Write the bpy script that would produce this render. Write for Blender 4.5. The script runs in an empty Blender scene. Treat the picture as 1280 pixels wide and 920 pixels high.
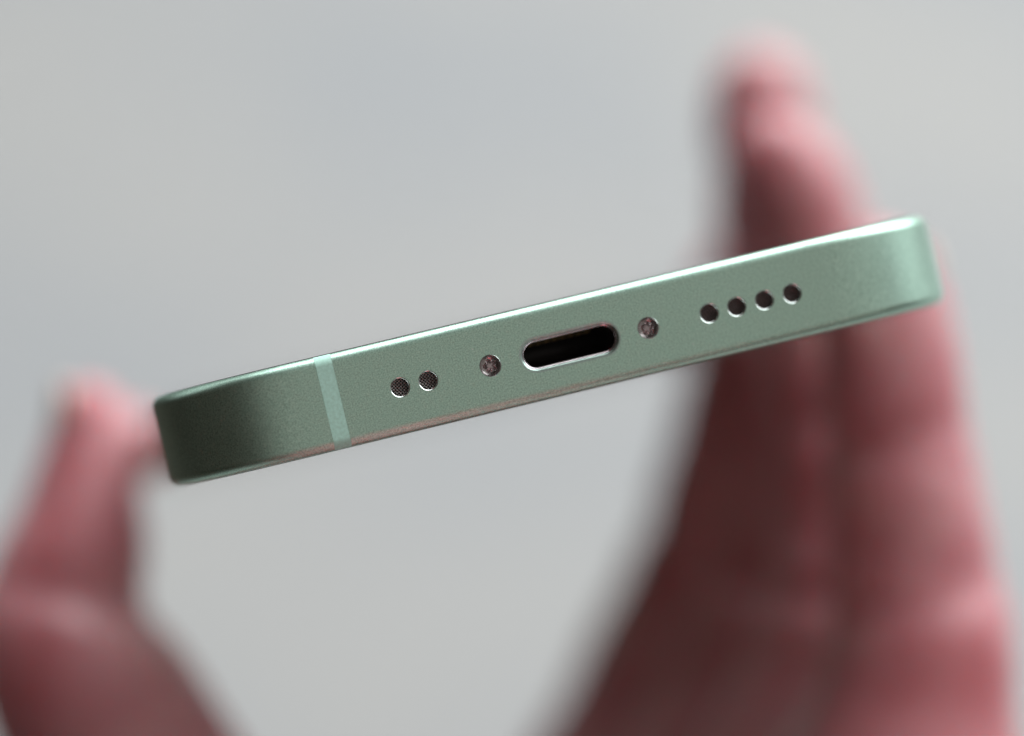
import bpy, bmesh, math
import numpy as np
from mathutils import Matrix, Vector

sc = bpy.context.scene
COL = sc.collection
R = math.radians
MM = 0.001

# ------------------------------------------------------------------ frame of the shot
# The hand and the phone are described in millimetres as x right, y away, z up seen by the
# photographer; SHOT turns that frame into the world (camera looking down at the floor).
PITCH = R(38.0)
CAM_H = 1.10
SHOT = Matrix.Translation((0, 0, CAM_H)) @ Matrix.Rotation(-PITCH, 4, 'X')
FOCUS = 233.0                     # mm from the lens to the sharp edge of the phone
PX = 0.0656                       # mm per photo pixel at that distance

def at(px, py, d):
    """photo pixel and depth behind the phone's edge (mm) -> point in mm"""
    s = PX * (FOCUS + d) / FOCUS
    return Vector(((px - 640) * s, FOCUS + d, (460 - py) * s))

def rad(rpx, d):
    return rpx * PX * (FOCUS + d) / FOCUS

# ------------------------------------------------------------------ camera
cam_data = bpy.data.cameras.new('camera')
cam_data.sensor_width = 36.0
cam_data.lens = 36.0 * FOCUS / (1280 * PX)
cam_data.clip_start = 0.01
cam_data.clip_end = 100
cam_data.dof.use_dof = True
cam_data.dof.focus_distance = (FOCUS - 1.4) * MM
cam_data.dof.aperture_fstop = 5.8
cam_data.dof.aperture_blades = 0
cam = bpy.data.objects.new('camera', cam_data)
COL.objects.link(cam)
cam.matrix_world = SHOT @ Matrix.Rotation(R(90), 4, 'X')
sc.camera = cam

# ------------------------------------------------------------------ light
world = bpy.data.worlds.new('World')
sc.world = world
world.use_nodes = True
world.node_tree.nodes['Background'].inputs['Color'].default_value = (1.0, 0.78, 0.66, 1)
world.node_tree.nodes['Background'].inputs['Strength'].default_value = 0.04

def area(name, loc, target, sx, sy, power, color):
    d = bpy.data.lights.new(name, 'AREA')
    d.shape = 'RECTANGLE'
    d.size, d.size_y = sx, sy
    d.energy = power
    d.color = color
    o = bpy.data.objects.new(name, d)
    COL.objects.link(o)
    loc = SHOT @ Vector(loc)
    o.location = loc
    o.rotation_euler = ((SHOT @ Vector(target)) - loc).to_track_quat('-Z', 'Y').to_euler()
    return o

area('window_light', (1.05, 0.55, 2.35), (0.1, 0.45, 0), 4.3, 3.1, 192, (0.95, 0.98, 1.0))
area('side_window_light', (2.9, 1.5, 1.5), (0, 0.25, 0), 5.2, 4.4, 30, (0.96, 0.985, 1.0))
area('left_fill_light', (-2.3, 1.1, 2.0), (0, 0.3, 0), 2.4, 2.0, 12, (0.95, 0.98, 1.0))  # unseen fill added at upper left to brighten the thumb
area('front_fill_light', (1.3, -2.2, -0.1), (0.2, 0.25, -0.05), 4.2, 4.4, 17, (1.0, 0.95, 0.91))  # unseen broad fill added behind the camera for the phone's face

vs = sc.view_settings
vs.view_transform = 'Standard'
vs.look = 'None'
vs.exposure = 0.0
vs.gamma = 1.0
vs.use_curve_mapping = False
sc.cycles.use_denoising = True

# ------------------------------------------------------------------ helpers
def link(name, me, parent=None, mat=None):
    o = bpy.data.objects.new(name, me)
    COL.objects.link(o)
    if parent is not None:
        o.parent = parent
    if mat is not None:
        me.materials.clear()
        for m in (mat if isinstance(mat, (list, tuple)) else [mat]):
            me.materials.append(m)
    return o

def bm_mesh(name, bm, smooth=True):
    me = bpy.data.meshes.new(name)
    bmesh.ops.recalc_face_normals(bm, faces=bm.faces)
    for f in bm.faces:
        f.smooth = smooth
    bm.to_mesh(me)
    bm.free()
    return me

def tag(o, label, cat, group=None):
    o['label'] = label
    o['category'] = cat
    if group:
        o['group'] = group

def material(name):
    m = bpy.data.materials.new(name)
    m.use_nodes = True
    nt = m.node_tree
    return m, nt, nt.nodes['Principled BSDF']

def setp(b, **kw):
    for k, v in kw.items():
        b.inputs[k.replace('_', ' ')].default_value = v

def node(nt, kind, **kw):
    n = nt.nodes.new(kind)
    for k, v in kw.items():
        if k in n.inputs:
            n.inputs[k].default_value = v
        else:
            setattr(n, k, v)
    return n

def coords(nt):
    return nt.nodes.new('ShaderNodeTexCoord').outputs['Object']

def ramp(nt, src, stops):
    r = nt.nodes.new('ShaderNodeValToRGB')
    e = r.color_ramp.elements
    while len(e) < len(stops):
        e.new(0.5)
    for el, (p, c) in zip(e, stops):
        el.position = p
        el.color = (*c, 1) if len(c) == 3 else c
    nt.links.new(src, r.inputs[0])
    return r.outputs[0]

# ------------------------------------------------------------------ materials
def anodised():
    m, nt, b = material('anodised_green_aluminium')
    setp(b, Metallic=1.0)
    co = coords(nt)
    n1 = node(nt, 'ShaderNodeTexNoise', Scale=8000.0, Detail=2.0, Roughness=0.6)
    n2 = node(nt, 'ShaderNodeTexNoise', Scale=11000.0, Detail=1.0)
    n3 = node(nt, 'ShaderNodeTexNoise', Scale=120.0, Detail=3.0)
    for n in (n1, n2, n3):
        nt.links.new(co, n.inputs['Vector'])
    c = ramp(nt, n1.outputs['Fac'], [(0.32, (0.37, 0.565, 0.46)), (0.5, (0.51, 0.745, 0.62)), (0.70, (0.68, 0.89, 0.76))])
    # sparse specks of dust and lint
    vo = node(nt, 'ShaderNodeTexVoronoi', Scale=620.0)
    nt.links.new(co, vo.inputs['Vector'])
    dot = ramp(nt, vo.outputs['Distance'], [(0.02, (1, 1, 1)), (0.05, (0, 0, 0))])
    keep = ramp(nt, vo.outputs['Color'], [(0.62, (0, 0, 0)), (0.70, (1, 1, 1))])
    mm = node(nt, 'ShaderNodeMath', operation='MULTIPLY')
    nt.links.new(dot, mm.inputs[0])
    nt.links.new(keep, mm.inputs[1])
    dm = node(nt, 'ShaderNodeMixRGB')
    dm.inputs[2].default_value = (0.86, 0.92, 0.88, 1)
    nt.links.new(mm.outputs[0], dm.inputs[0])
    nt.links.new(c, dm.inputs[1])
    nt.links.new(dm.outputs[0], b.inputs['Base Color'])
    rr = ramp(nt, n3.outputs['Fac'], [(0.3, (0.37,) * 3), (0.7, (0.43,) * 3)])
    nt.links.new(rr, b.inputs['Roughness'])
    bp = node(nt, 'ShaderNodeBump', Strength=0.11, Distance=0.00003)
    nt.links.new(n2.outputs['Fac'], bp.inputs['Height'])
    nt.links.new(bp.outputs[0], b.inputs['Normal'])
    return m

def plain(name, color, rough, metal=0.0, bump=0.0, scale=4000.0):
    m, nt, b = material(name)
    setp(b, Roughness=rough, Metallic=metal)
    co = coords(nt)
    n = node(nt, 'ShaderNodeTexNoise', Scale=scale, Detail=2.0)
    nt.links.new(co, n.inputs['Vector'])
    c = ramp(nt, n.outputs['Fac'], [(0.3, tuple(x * 0.88 for x in color)), (0.7, tuple(min(1, x * 1.1) for x in color))])
    nt.links.new(c, b.inputs['Base Color'])
    if bump:
        bp = node(nt, 'ShaderNodeBump', Strength=bump, Distance=0.00002)
        nt.links.new(n.outputs['Fac'], bp.inputs['Height'])
        nt.links.new(bp.outputs[0], b.inputs['Normal'])
    return m

def skin_material():
    m, nt, b = material('skin')
    co = coords(nt)
    n1 = node(nt, 'ShaderNodeTexNoise', Scale=48.0, Detail=5.0, Roughness=0.6)
    n2 = node(nt, 'ShaderNodeTexNoise', Scale=900.0, Detail=3.0)
    for n in (n1, n2):
        nt.links.new(co, n.inputs['Vector'])
    c = ramp(nt, n1.outputs['Fac'], [(0.34, (0.53, 0.145, 0.165)), (0.50, (0.60, 0.235, 0.262)), (0.66, (0.69, 0.37, 0.38))])
    nt.links.new(c, b.inputs['Base Color'])
    setp(b, Roughness=0.42, Specular_IOR_Level=0.9, Subsurface_Weight=0.9, Subsurface_Scale=0.006, Sheen_Weight=0.3, Sheen_Roughness=0.45)
    b.inputs['Subsurface Radius'].default_value = (1.0, 0.22, 0.18)
    bp = node(nt, 'ShaderNodeBump', Strength=0.35, Distance=0.0003)
    nt.links.new(n2.outputs['Fac'], bp.inputs['Height'])
    nt.links.new(bp.outputs[0], b.inputs['Normal'])
    return m

def floor_material():
    m, nt, b = material('pale_concrete')
    co = coords(nt)
    n1 = node(nt, 'ShaderNodeTexNoise', Scale=3.2, Detail=3.0, Roughness=0.5)
    n2 = node(nt, 'ShaderNodeTexNoise', Scale=60.0, Detail=5.0, Roughness=0.65)
    for n in (n1, n2):
        nt.links.new(co, n.inputs['Vector'])
    c1 = ramp(nt, n1.outputs['Fac'], [(0.30, (0.322, 0.336, 0.348)), (0.5, (0.364, 0.366, 0.361)), (0.70, (0.402, 0.394, 0.374))])
    c2 = ramp(nt, n2.outputs['Fac'], [(0.3, (0.86,) * 3), (0.7, (1.0,) * 3)])
    mx = node(nt, 'ShaderNodeMixRGB', blend_type='MULTIPLY')
    mx.inputs[0].default_value = 1.0
    nt.links.new(c1, mx.inputs[1])
    nt.links.new(c2, mx.inputs[2])
    nt.links.new(mx.outputs[0], b.inputs['Base Color'])
    setp(b, Roughness=0.75)
    bp = node(nt, 'ShaderNodeBump', Strength=0.4, Distance=0.002)
    nt.links.new(n2.outputs['Fac'], bp.inputs['Height'])
    nt.links.new(bp.outputs[0], b.inputs['Normal'])
    return m

M_ALU = anodised()
M_BAND = plain('mint_plastic', (0.58, 0.95, 0.79), 0.55, 0.0)
M_CUT = plain('bright_cut_aluminium', (0.78, 0.84, 0.81), 0.22, 1.0)
M_LIP = plain('green_port_lip', (0.50, 0.64, 0.58), 0.32, 1.0)
M_STEEL = plain('polished_steel_rim', (0.62, 0.58, 0.59), 0.22, 1.0)
M_DARK = plain('dark_port_plastic', (0.035, 0.032, 0.030), 0.45)
M_MESH = plain('woven_steel_mesh', (0.42, 0.38, 0.37), 0.35, 1.0)
M_SPEAKER = plain('dark_speaker_mesh', (0.32, 0.25, 0.245), 0.4, 0.8)
M_SCREW = plain('screw_metal', (0.52, 0.45, 0.46), 0.17, 1.0)
M_GOLD = plain('gold_contact', (0.65, 0.45, 0.2), 0.3, 1.0)
M_GLASS = plain('black_screen_glass', (0.008, 0.008, 0.010), 0.08)
M_BACK = plain('green_back_glass', (0.30, 0.42, 0.34), 0.12)
M_SKIN = skin_material()
M_NAIL = plain('fingernail_keratin', (0.76, 0.60, 0.52), 0.28, 0.0, 0.1, 500)
M_FLOOR = floor_material()
M_GROUND = plain('dark_floor', (0.085, 0.062, 0.05), 0.6, 0.0, 0.0, 12.0)

# ------------------------------------------------------------------ the pale tabletop far behind, floor below
bm = bmesh.new()
bmesh.ops.create_cube(bm, size=1)
for v in bm.verts:
    v.co = Vector(((-0.55 if v.co.x < 0 else 2.1), (-1.2 if v.co.y < 0 else 3.0), (-0.04 if v.co.z < 0 else 0)))  # extent shaped for the phone's reflections: cut short at left, long elsewhere
bmesh.ops.bevel(bm, geom=bm.edges[:], offset=0.004, segments=2, affect='EDGES')
tabletop = link('tabletop', bm_mesh('tabletop', bm, False), None, M_FLOOR)
tabletop['kind'] = 'structure'
bm = bmesh.new()
bmesh.ops.create_grid(bm, x_segments=8, y_segments=8, size=8)
floor = link('floor', bm_mesh('floor', bm, False), None, M_GROUND)
floor.location.z = -0.75
floor['kind'] = 'structure'

# ------------------------------------------------------------------ the phone
PH_W, PH_L, PH_T = 68.6, 138.0, 7.75       # width, length, thickness in mm
PH_R, PH_B = 12.4, 0.88                     # corner size, edge rounding
ROLL, YAW = R(13.5), R(7.0)
FACE = at(712, 431.5, 0)
PHONE_M = (Matrix.Translation(FACE * MM) @ Matrix.Rotation(-ROLL, 4, 'Y') @ Matrix.Rotation(YAW, 4, 'Z'))

phone = bpy.data.objects.new('phone', None)
COL.objects.link(phone)
phone.empty_display_size = 0.02
phone.matrix_world = SHOT @ PHONE_M
tag(phone, 'pale green aluminium phone held edge-on, bottom edge with charging port towards the viewer', 'phone')

def outline(inset, n=20):
    """rounded rectangle with easing corners, in (x, y) mm; y runs 0..PH_L away from the face"""
    hw, hl, r = PH_W / 2 - inset, PH_L / 2 - inset, PH_R - inset
    pts = []
    e = 2.35
    for q, (sx, sy) in enumerate(((1, -1), (1, 1), (-1, 1), (-1, -1))):
        for i in range(n + 1):
            t = i / n * math.pi / 2
            a, c = math.cos(t), math.sin(t)
            if q % 2 == 0:
                a, c = c, a
            u = (abs(a) ** (2 / e)) * r
            w = (abs(c) ** (2 / e)) * r
            pts.append((sx * (hw - r + u), PH_L / 2 + sy * (hl - r + w)))
    return pts

def slab():
    bm = bmesh.new()
    prof = []
    nb = 8
    for i in range(nb + 1):
        t = i / nb * math.pi / 2
        prof.append((PH_B * (1 - math.sin(t)), -PH_T / 2 + PH_B * (1 - math.cos(t))))
    for i in range(nb + 1):
        t = i / nb * math.pi / 2
        prof.append((PH_B * (1 - math.cos(t)), PH_T / 2 - PH_B * (1 - math.sin(t))))
    rings = [[bm.verts.new((x * MM, y * MM, z * MM)) for x, y in outline(ins)] for ins, z in prof]
    n = len(rings[0])
    for a, b in zip(rings, rings[1:]):
        for i in range(n):
            bm.faces.new((a[i], a[(i + 1) % n], b[(i + 1) % n], b[i]))
    bm.faces.new(rings[0][::-1])
    bm.faces.new(rings[-1])
    bmesh.ops.remove_doubles(bm, verts=bm.verts, dist=1e-8)
    return bm_mesh('frame', bm)

def stadium(hl, r, n=20):
    pts = []
    for sx, a0 in ((1, -90), (-1, 90)):
        for i in range(n + 1):
            t = R(a0 + 180 * i / n)
            pts.append((sx * 0 + (hl if sx > 0 else -hl) + r * math.cos(t), r * math.sin(t)))
    return pts

def circle(r, n=64):
    return [(r * math.cos(2 * math.pi * i / n), r * math.sin(2 * math.pi * i / n)) for i in range(n)]

def loft(bm, x, z, rings, caps=(False, False)):
    """rings: list of (points, y) in mm, centred on (x, z)"""
    rr = [[bm.verts.new(((x + p[0]) * MM, y * MM, (z + p[1]) * MM)) for p in pts] for pts, y in rings]
    n = len(rr[0])
    for a, b in zip(rr, rr[1:]):
        for i in range(n):
            bm.faces.new((a[i], a[(i + 1) % n], b[(i + 1) % n], b[i]))
    if caps[0]:
        bm.faces.new(rr[0])
    if caps[1]:
        bm.faces.new(rr[-1][::-1])
    return rr

# features along the bottom edge (mm from the middle of the edge)
Z0 = -0.12
MICS = [-14.35, -11.98]
SCREWS = [-6.75, 6.70]
SPEAKERS = [11.95, 14.32, 16.72, 19.12]
PORT_HL, PORT_R = 2.80, 1.10
LIP = 0.41
BAND_X, BAND_W = -19.95, 1.42
HR, SR = 0.82, 0.91

body = slab()
tmp = bpy.data.objects.new('tmp', body)
COL.objects.link(tmp)

def boolean(me_obj, cutter_me, op, name):
    c = bpy.data.objects.new('cutter', cutter_me)
    COL.objects.link(c)
    md = me_obj.modifiers.new('b', 'BOOLEAN')
    md.operation = op
    md.solver = 'EXACT'
    md.object = c
    dg = bpy.context.evaluated_depsgraph_get()
    out = bpy.data.meshes.new_from_object(me_obj.evaluated_get(dg))
    out.name = name
    me_obj.modifiers.clear()
    bpy.data.objects.remove(c)
    return out

bm = bmesh.new()
for x in MICS + SPEAKERS:
    loft(bm, x, Z0, [(circle(HR), -1), (circle(HR), 2.2)], (True, True))
for x in SCREWS:
    loft(bm, x, Z0, [(circle(SR), -1), (circle(SR), 2.2)], (True, True))
loft(bm, 0, Z0, [(stadium(PORT_HL, PORT_R + LIP), -1), (stadium(PORT_HL, PORT_R + LIP), 7.5)], (True, True))
holes = bm_mesh('holes', bm, False)

def box_me(x0, x1, y0, y1, z0, z1):
    bm = bmesh.new()
    bmesh.ops.create_cube(bm, size=1)
    for v in bm.verts:
        v.co = Vector(((x0 if v.co.x < 0 else x1) * MM, (y0 if v.co.y < 0 else y1) * MM, (z0 if v.co.z < 0 else z1) * MM))
    return bm_mesh('box', bm, False)

g = 0.012
band_me = boolean(tmp, box_me(BAND_X - BAND_W / 2 + g, BAND_X + BAND_W / 2 - g, -1, 3.4, -9, 9), 'INTERSECT', 'antenna_band')
cut1 = boolean(tmp, holes, 'DIFFERENCE', 'frame')
tmp.data = cut1
frame_me = boolean(tmp, box_me(BAND_X - BAND_W / 2, BAND_X + BAND_W / 2, -1, 3.5, -9, 9), 'DIFFERENCE', 'frame')
bpy.data.objects.remove(tmp)

def sharpen(me, ang=32):
    bm = bmesh.new()
    bm.from_mesh(me)
    for f in bm.faces:
        f.smooth = True
    for e in bm.edges:
        e.smooth = not (len(e.link_faces) != 2 or e.calc_face_angle(0) > R(ang))
    bm.to_mesh(me)
    bm.free()

def weighted(o):
    md = o.modifiers.new('normals', 'WEIGHTED_NORMAL')
    md.keep_sharp = True
    md.weight = 100

sharpen(frame_me)
sharpen(band_me)
frame = link('frame', frame_me, phone, M_ALU)
weighted(frame)
band = link('antenna_band', band_me, phone, M_BAND)
weighted(band)
band['label'] = 'mint plastic antenna band crossing the frame'

# glass plates, a hair proud of the frame
def plate(name, z0, z1, mat):
    bm = bmesh.new()
    lay = [(1.10, z0), (1.02, z0 + (z1 - z0) * 0.6), (1.16, z1)]
    rr = [[bm.verts.new((x * MM, y * MM, z * MM)) for x, y in outline(i)] for i, z in lay]
    n = len(rr[0])
    for a, b in zip(rr, rr[1:]):
        for i in range(n):
            bm.faces.new((a[i], a[(i + 1) % n], b[(i + 1) % n], b[i]))
    bm.faces.new(rr[0][::-1])
    bm.faces.new(rr[-1])
    bmesh.ops.remove_doubles(bm, verts=bm.verts, dist=1e-8)
    me = bm_mesh(name, bm)
    sharpen(me, 25)
    return link(name, me, phone, mat)
plate('screen', PH_T / 2 + 0.004, PH_T / 2 + 0.07, M_GLASS)
plate('back_glass', -PH_T / 2 - 0.004, -PH_T / 2 - 0.06, M_BACK)

# holes: bright-cut sleeve and a woven screen inside
def sleeve(x, r, depth, chamfer, name, mat, z=Z0):
    bm = bmesh.new()
    loft(bm, x, z, [(circle(r - 0.004), 0.008), (circle(r - chamfer * 0.5), 0.04), (circle(r - chamfer), 0.03 + chamfer * 0.85),
                    (circle(r - chamfer - 0.01), depth)])
    me = bm_mesh(name, bm)
    for p in me.polygons:
        p.flip() if False else None
    return link(name, me, phone, mat)

def woven(x, r, y, pitch, wire, mat, name, parent, ang):
    bm = bmesh.new()
    n = int(r / pitch) + 1
    ca, sa = math.cos(ang), math.sin(ang)
    for fam in (0, 1):
        for k in range(-n, n + 1):
            o = (k + 0.5 * fam) * pitch
            if abs(o) >= r - 0.02:
                continue
            h = math.sqrt(r * r - o * o)
            seg = max(2, int(2 * h / (pitch / 2)))
            prev = None
            for i in range(seg + 1):
                t = -h + 2 * h * i / seg
                wob = wire * 0.5 * math.cos(math.pi * (t / pitch + k + fam))
                ring = []
                for q in range(4):
                    aq = math.pi / 2 * q
                    a, b_ = t, o + wire / 2 * math.cos(aq)
                    if fam:
                        a, b_ = b_, a
                    X, Z = a * ca - b_ * sa, a * sa + b_ * ca
                    ring.append(bm.verts.new(((x + X) * MM, (y + wob + wire / 2 * math.sin(aq)) * MM, (Z0 + Z) * MM)))
                if prev:
                    for q in range(4):
                        bm.faces.new((prev[q], prev[(q + 1) % 4], ring[(q + 1) % 4], ring[q]))
                prev = ring
    o = link(name, bm_mesh(name, bm), parent, mat)
    bm = bmesh.new()
    loft(bm, x, Z0, [(circle(r, 24), y + 0.25), (circle(r * 0.9, 24), y + 0.35)], (True, True))
    return o, bm_mesh('hole_floor', bm, False)

def add_hole(x, kind, pitch, wire, y, mat, ang):
    s = sleeve(x, HR, 2.0, 0.12, kind, M_CUT)
    o, fl = woven(x, HR - 0.125, y, pitch, wire, mat, 'mesh_screen', s, ang)
    link('hole_floor', fl, s, M_DARK)
for i, x in enumerate(MICS):
    add_hole(x, 'microphone_hole', 0.20, 0.085, 0.42, M_MESH, R(32 + 9 * i))
for i, x in enumerate(SPEAKERS):
    add_hole(x, 'speaker_hole', 0.25, 0.085, 0.75, M_SPEAKER, R(20 + 13 * i))

# pentalobe screws
def screw(x, rot, tilt):
    s = sleeve(x, SR, 1.6, 0.06, 'screw_hole', M_CUT)
    bm = bmesh.new()
    nr, nphi = 30, 80
    Rh = SR - 0.085
    rings = []
    for i in range(nr + 1):
        rr = Rh * i / nr
        ring = []
        for k in range(nphi):
            ph = 2 * math.pi * k / nphi
            lobe = 0.40 + 0.16 * math.cos(5 * (ph - rot))
            rec = 1 / (1 + math.exp((rr - lobe) / 0.016))
            y = 0.22 + 0.42 * (rr / Rh) ** 2.2 + 0.46 * rec
            ring.append(bm.verts.new(((x + rr * math.cos(ph)) * MM, y * MM, (Z0 + rr * math.sin(ph)) * MM)))
        rings.append(ring)
    side = [bm.verts.new((v.co.x, 1.5 * MM, v.co.z)) for v in rings[-1]]
    rings.append(side)
    for a, b in zip(rings, rings[1:]):
        for k in range(nphi):
            bm.faces.new((a[k], a[(k + 1) % nphi], b[(k + 1) % nphi], b[k]))
    bmesh.ops.remove_doubles(bm, verts=bm.verts, dist=1e-8)
    link('screw_head', bm_mesh('screw_head', bm), s, M_SCREW)
    return s
screw(SCREWS[0], 0.5, 0)
screw(SCREWS[1], 0.2, 0)

# charging port: rounded green lip, polished steel liner, dark cavity with contacts
bm = bmesh.new()
ro = PORT_R + LIP
lip = []
for i in range(7):
    t = i / 6 * math.pi / 2
    lip.append((stadium(PORT_HL, ro - 0.004 - (LIP - 0.08) * math.sin(t)), 0.004 + 0.22 * (1 - math.cos(t))))
lip.append((stadium(PORT_HL, ro - LIP + 0.075), 0.6))
loft(bm, 0, Z0, lip)
port = link('charging_port', bm_mesh('charging_port', bm), phone, M_LIP)
bm = bmesh.new()
st = [(stadium(PORT_HL, PORT_R + 0.09), 0.15), (stadium(PORT_HL, PORT_R + 0.075), 0.155)]
for i in range(6):
    t = i / 5
    st.append((stadium(PORT_HL, PORT_R + 0.055 - 0.115 * t), 0.165 + 0.09 * t + 0.03 * t * t))
st.append((stadium(PORT_HL, PORT_R - 0.07), 0.9))
loft(bm, 0, Z0, st)
link('steel_rim', bm_mesh('steel_rim', bm), port, M_STEEL)
bm = bmesh.new()
loft(bm, 0, Z0, [(stadium(PORT_HL, PORT_R - 0.06), 0.62), (stadium(PORT_HL, PORT_R - 0.09), 6.9)], (False, True))
link('port_cavity', bm_mesh('port_cavity', bm), port, M_DARK)
for k in range(8):
    x = -2.45 + 0.7 * k
    bm = bmesh.new()
    bmesh.ops.create_cube(bm, size=1)
    for v in bm.verts:
        v.co = Vector(((x + v.co.x * 0.42) * MM, (6.0 + v.co.y * 1.3) * MM, (Z0 + PORT_R - 0.13 + v.co.z * 0.12) * MM))
    bmesh.ops.bevel(bm, geom=bm.edges[:], offset=0.03 * MM, segments=1, affect='EDGES')
    link('contact', bm_mesh('contact', bm, False), port, M_GOLD)

# ------------------------------------------------------------------ the hand
VOX = 0.95
class Field:
    """distance field of a hand on a grid (mm), grown from tapered strokes"""
    def __init__(self, lo, hi):
        self.lo = np.array(lo, float)
        self.n = np.ceil((np.array(hi) - self.lo) / VOX).astype(int)
        self.f = np.full(self.n, 30.0, np.float32)
    def window(self, lo, hi):
        a = np.clip(((np.array(lo) - self.lo) / VOX).astype(int), 0, self.n)
        b = np.clip(((np.array(hi) - self.lo) / VOX).astype(int) + 1, 0, self.n)
        sl = tuple(slice(i, j) for i, j in zip(a, b))
        ax = [self.lo[k] + VOX * np.arange(a[k], b[k], dtype=np.float32) for k in range(3)]
        return sl, ax[0][:, None, None], ax[1][None, :, None], ax[2][None, None, :]
    def stroke(self, p, q, r0, r1, k, tgt):
        p, q = np.array(p), np.array(q)
        m = max(r0, r1) + k + 7
        sl, X, Y, Z = self.window(np.minimum(p, q) - m, np.maximum(p, q) + m)
        d = q - p
        t = ((X - p[0]) * d[0] + (Y - p[1]) * d[1] + (Z - p[2]) * d[2]) / max(1e-6, d @ d)
        t = np.clip(t, 0, 1)
        dist = np.sqrt((X - p[0] - t * d[0]) ** 2 + (Y - p[1] - t * d[1]) ** 2 + (Z - p[2] - t * d[2]) ** 2) - (r0 + (r1 - r0) * t)
        f = tgt[sl]
        h = np.maximum(k - np.abs(f - dist), 0) / k
        tgt[sl] = np.minimum(f, dist) - h * h * k * 0.25
    def chain(self, pts, k_self=1.5, k_join=2.5, creases=()):
        """pts: (Vector, radius); smoothed through by Catmull-Rom"""
        tmpf = np.full(self.n, 30.0, np.float32)
        P = [np.array(v) for v, _ in pts]
        Rr = [r for _, r in pts]
        fine = []
        for i in range(len(P) - 1):
            p0, p1, p2, p3 = P[max(i - 1, 0)], P[i], P[i + 1], P[min(i + 2, len(P) - 1)]
            for s in range(4):
                t = s / 4
                pos = 0.5 * (2 * p1 + (p2 - p0) * t + (2 * p0 - 5 * p1 + 4 * p2 - p3) * t * t + (3 * p1 - p0 - 3 * p2 + p3) * t ** 3)
                fine.append((pos, Rr[i] + (Rr[i + 1] - Rr[i]) * (3 * t * t - 2 * t ** 3)))
        fine.append((P[-1], Rr[-1]))
        for (a, ra), (b, rb) in zip(fine, fine[1:]):
            self.stroke(a, b, ra, rb, k_self, tmpf)
        for (c, axis, side, depth, width) in creases:
            c, axis, side = np.array(c), np.array(axis.normalized()), np.array(side.normalized())
            sl, X, Y, Z = self.window(c - 14, c + 14)
            along = (X - c[0]) * axis[0] + (Y - c[1]) * axis[1] + (Z - c[2]) * axis[2]
            s_ = (X - c[0]) * side[0] + (Y - c[1]) * side[1] + (Z - c[2]) * side[2]
            w = np.clip(0.55 + s_ / 10.0, 0, 1)
            tmpf[sl] += depth * w * np.exp(-(along / width) ** 2)
        h = np.maximum(k_join - np.abs(self.f - tmpf), 0) / k_join
        self.f = np.minimum(self.f, tmpf) - h * h * k_join * 0.25
    def surface(self):
        """naive surface nets"""
        f = self.f
        s = f < 0
        acc = np.zeros(tuple(i - 1 for i in self.n) + (3,), np.float32)
        cnt = np.zeros(tuple(i - 1 for i in self.n), np.float32)
        n = self.n
        corners = [(i, j, k) for i in (0, 1) for j in (0, 1) for k in (0, 1)]
        def V(a, c):
            return a[c[0]:n[0] - 1 + c[0], c[1]:n[1] - 1 + c[1], c[2]:n[2] - 1 + c[2]]
        inside = sum(V(s, c).astype(np.int8) for c in corners)
        act = (inside > 0) & (inside < 8)
        idx = np.argwhere(act)
        val = {c: V(f, c)[act] for c in corners}
        pos = np.zeros((len(idx), 3)); num = np.zeros(len(idx))
        for c in corners:
            for ax in range(3):
                if c[ax] == 0:
                    c2 = list(c); c2[ax] = 1; c2 = tuple(c2)
                    a, b = val[c], val[c2]
                    m = (a < 0) != (b < 0)
                    t = np.where(m, a / np.where(m, a - b, 1), 0)
                    e = np.array(c, float)[None, :].repeat(len(idx), 0)
                    e[:, ax] += t
                    pos[m] += e[m]; num[m] += 1
        co = self.lo + VOX * (idx + pos / num[:, None])
        vid = -np.ones(act.shape, np.int64)
        vid[act] = np.arange(len(idx))
        faces = []
        for ax in range(3):
            a1, a2 = (ax + 1) % 3, (ax + 2) % 3
            lo = [slice(0, n[k]) for k in range(3)]; hi = list(lo)
            lo[ax] = slice(0, n[ax] - 1); hi[ax] = slice(1, n[ax])
            m = s[tuple(lo)] != s[tuple(hi)]
            e = np.argwhere(m)
            ok = (e[:, a1] > 0) & (e[:, a2] > 0) & (e[:, a1] < n[a1] - 1) & (e[:, a2] < n[a2] - 1)
            e = e[ok]
            def q(d1, d2):
                g_ = e.copy(); g_[:, a1] -= d1; g_[:, a2] -= d2
                return vid[g_[:, 0], g_[:, 1], g_[:, 2]]
            quad = np.stack([q(1, 1), q(0, 1), q(0, 0), q(1, 0)], 1)
            flip = ~s[e[:, 0], e[:, 1], e[:, 2]]
            quad[flip] = quad[flip][:, ::-1]
            faces.append(quad)
        faces = np.concatenate(faces)
        return co, faces

F = Field((-72, 40, -205), (88, 392, 52))
LEFT = Vector((-1, -0.25, 0)); FRONT = Vector((-0.5, -1, 0))

def finger(rows, k_join=2.5, creases=()):
    pts = [(at(px, py, d), rad(r, d)) for px, py, d, r in rows]
    cr = []
    for (px, py, d, dx, dy, side, depth, width) in creases:
        axis = at(px + dx, py + dy, d) - at(px, py, d)
        cr.append((at(px, py, d), axis, side, depth, width))
    F.chain(pts, creases=cr, k_join=k_join)

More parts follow.
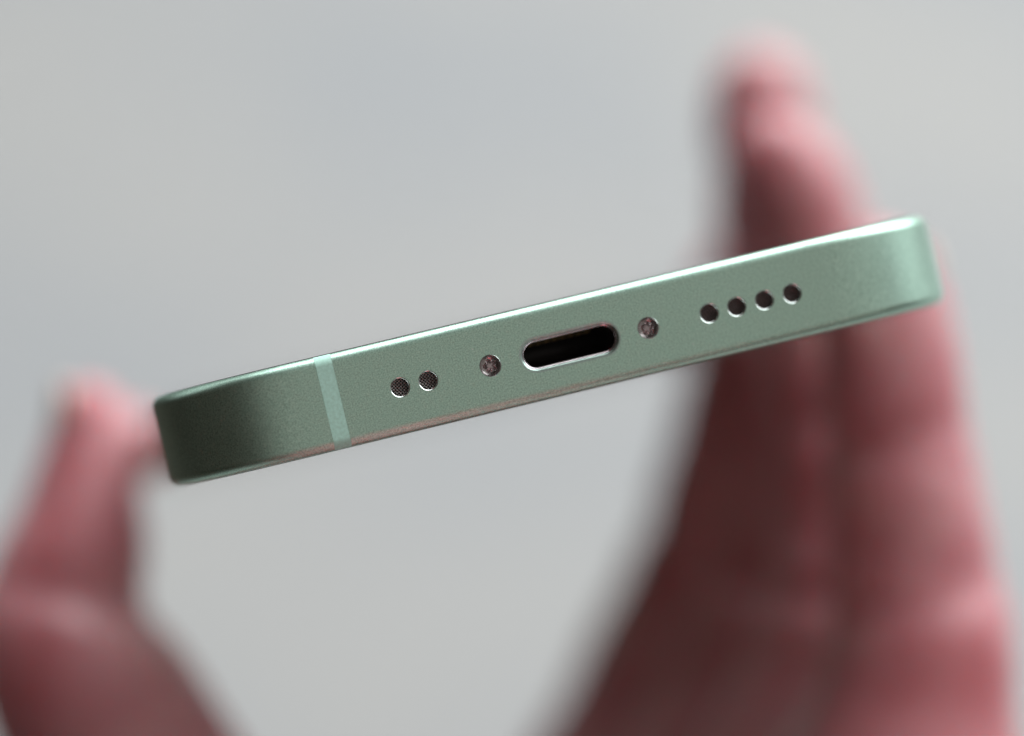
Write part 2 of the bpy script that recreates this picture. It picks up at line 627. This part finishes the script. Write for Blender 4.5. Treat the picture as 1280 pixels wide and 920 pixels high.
# index, middle, ring, little finger: tips first, down into the palm
finger([(925, 345, 112, 50), (922, 400, 113, 60), (920, 470, 114, 58), (913, 545, 115, 65), (893, 640, 116, 74),
        (868, 735, 117, 84), (815, 880, 116, 100), (770, 1040, 112, 120)],
       creases=[(921, 455, 114, 0, 10, LEFT, 0.8, 1.4), (884, 670, 116, -2, 10, LEFT, 0.9, 1.6)])
finger([(950, 108, 101, 50), (953, 150, 101, 59), (958, 212, 101, 61), (971, 300, 100, 69), (995, 420, 99, 74),
        (1003, 560, 98, 80), (985, 700, 97, 88), (940, 860, 95, 105), (890, 1040, 92, 125)],
       creases=[(966, 200, 101, 2, 10, LEFT, 1.0, 1.4), (993, 400, 99, 1, 10, LEFT, 1.0, 1.5), (975, 735, 97, -3, 10, LEFT, 0.9, 1.6)])
finger([(966, 194, 80, 53), (990, 232, 80, 66), (1016, 305, 80, 66), (1040, 410, 80, 76), (1056, 540, 78, 82),
        (1065, 680, 76, 92), (1045, 820, 73, 108), (1000, 1030, 70, 130)],
       creases=[(1012, 300, 80, 2, 10, LEFT, 0.9, 1.4), (1055, 520, 78, 1, 10, LEFT, 1.0, 1.6), (1060, 745, 75, -1, 10, LEFT, 0.9, 1.6)])
finger([(1100, 335, 54, 56), (1108, 390, 54, 72), (1114, 460, 54, 80), (1121, 550, 54, 86), (1132, 640, 54, 93), (1144, 735, 54, 100),
        (1150, 840, 53, 113), (1120, 1040, 52, 135)],
       creases=[(1121, 543, 54, 2, 10, FRONT, 0.6, 1.9), (1146, 742, 54, 3, 10, FRONT, 0.5, 2.2), (1138, 690, 54, -2, 10, FRONT, 0.25, 1.5), (1124, 575, 54, -1, 10, FRONT, 0.25, 1.3)])
# thumb: nail side to the left, pad pressing on the phone's left side
finger([(114, 506, 68, 31), (111, 560, 68, 47), (106, 620, 67, 61), (99, 680, 66, 77), (84, 740, 65, 93), (82, 800, 64, 107),
        (104, 860, 63, 117), (141, 920, 62, 125), (215, 1060, 60, 138), (310, 1260, 60, 165), (430, 1480, 62, 190)],
       creases=[(91, 738, 65, -2, 10, Vector((1, -0.8, 0)), 0.9, 1.6), (95, 708, 65, -2, 10, Vector((1, -0.8, 0)), 0.4, 1.2)])
finger([(180, 556, 84, 40), (150, 560, 84, 42), (118, 606, 76, 46)], k_join=2.0)
# palm, heel of the thumb and wrist
for rows in ([(770, 1040, 112, 118), (700, 1350, 92, 150), (680, 1750, 68, 175)],
             [(890, 1040, 92, 125), (790, 1380, 82, 150), (720, 1750, 66, 175)],
             [(1000, 1030, 70, 132), (880, 1380, 66, 155), (760, 1750, 60, 175)],
             [(1120, 1040, 54, 138), (960, 1400, 54, 165), (800, 1760, 56, 180)],
             [(430, 1480, 62, 190), (560, 1660, 62, 190), (690, 1850, 60, 190)],
             [(700, 1350, 88, 110), (480, 1370, 80, 95), (330, 1260, 68, 100)],
             [(720, 1780, 58, 215), (760, 1880, 22, 270), (900, 2080, -40, 400), (1300, 2950, -100, 700), (2200, 5000, -155, 1150)]):  # unseen forearm, steered right to reflect pink in the phone's lower edge
    finger(rows, k_join=9.0)

co, faces = F.surface()
me = bpy.data.meshes.new('hand')
me.from_pydata((co * MM).tolist(), [], faces.tolist())
me.update()
for p in me.polygons:
    p.use_smooth = True
hand = link('hand', me, None, M_SKIN)
bm = bmesh.new(); bm.from_mesh(me)
for _ in range(3):
    bmesh.ops.smooth_vert(bm, verts=bm.verts, factor=0.5, use_axis_x=True, use_axis_y=True, use_axis_z=True)
bmesh.ops.recalc_face_normals(bm, faces=bm.faces)
bm.to_mesh(me); bm.free()
# origin at the wrist
org = at(760, 2150, 28) * MM
me.transform(Matrix.Translation(-org))
hand.matrix_world = SHOT @ Matrix.Translation(org)
tag(hand, 'bare pink left hand gripping the green phone by its sides, thumb left, fingers right', 'hand')

def nail(c, axis, out, r, half, length):
    """curved plate of keratin: c centre of the finger there, axis to the tip, out away from the bone"""
    axis = axis.normalized(); out = (out - axis * out.dot(axis)).normalized(); side = axis.cross(out)
    bm = bmesh.new()
    nu, nv = 10, 10
    top, bot = [], []
    for lay, rr in ((top, r + 0.30), (bot, r - 0.45)):
        for i in range(nu + 1):
            u = -1 + 2 * i / nu
            for j in range(nv + 1):
                v = -1 + 2 * j / nv
                lim = math.sqrt(max(0.0, 1 - 0.45 * u * u)) if u > 0 else math.sqrt(max(0.0, 1 - 0.7 * u * u))
                a = half * v * lim
                cur = rr - 0.25 * u * u * (1 if u < 0 else 1.6)
                lay.append(bm.verts.new((c + axis * (length / 2 * u) + out * (cur * math.cos(a)) + side * (cur * math.sin(a))) * MM - org))
    w = nv + 1
    for lay in (top, bot):
        for i in range(nu):
            for j in range(nv):
                bm.faces.new((lay[i * w + j], lay[(i + 1) * w + j], lay[(i + 1) * w + j + 1], lay[i * w + j + 1]))
    rim = [i * w for i in range(nu + 1)] + [nu * w + j for j in range(1, w)] + [i * w + nv for i in range(nu - 1, -1, -1)] + [j for j in range(nv - 1, 0, -1)]
    for a, b in zip(rim, rim[1:] + rim[:1]):
        bm.faces.new((top[a], top[b], bot[b], bot[a]))
    return link('fingernail', bm_mesh('fingernail', bm), hand, M_NAIL)

def nail_at(px, py, d, dx, dy, out, rpx, length):
    nail(at(px, py, d), at(px + dx, py + dy, d) - at(px, py, d), out, rad(rpx, d), R(55), length)
nail_at(111, 545, 68, 2, -40, Vector((-1, -0.1, 0.0)), 44, 11.0)
nail_at(951, 132, 101, -4, -40, Vector((1, 0.5, 0)), 56, 9.5)
nail_at(984, 216, 80, -20, -34, Vector((1, 0.45, 0.5)), 60, 9.0)
nail_at(1108, 360, 54, -6, -40, Vector((1, 0.4, 0)), 67, 8.0)
nail_at(923, 372, 112, 1, -40, Vector((1, 0.5, 0)), 56, 9.0)
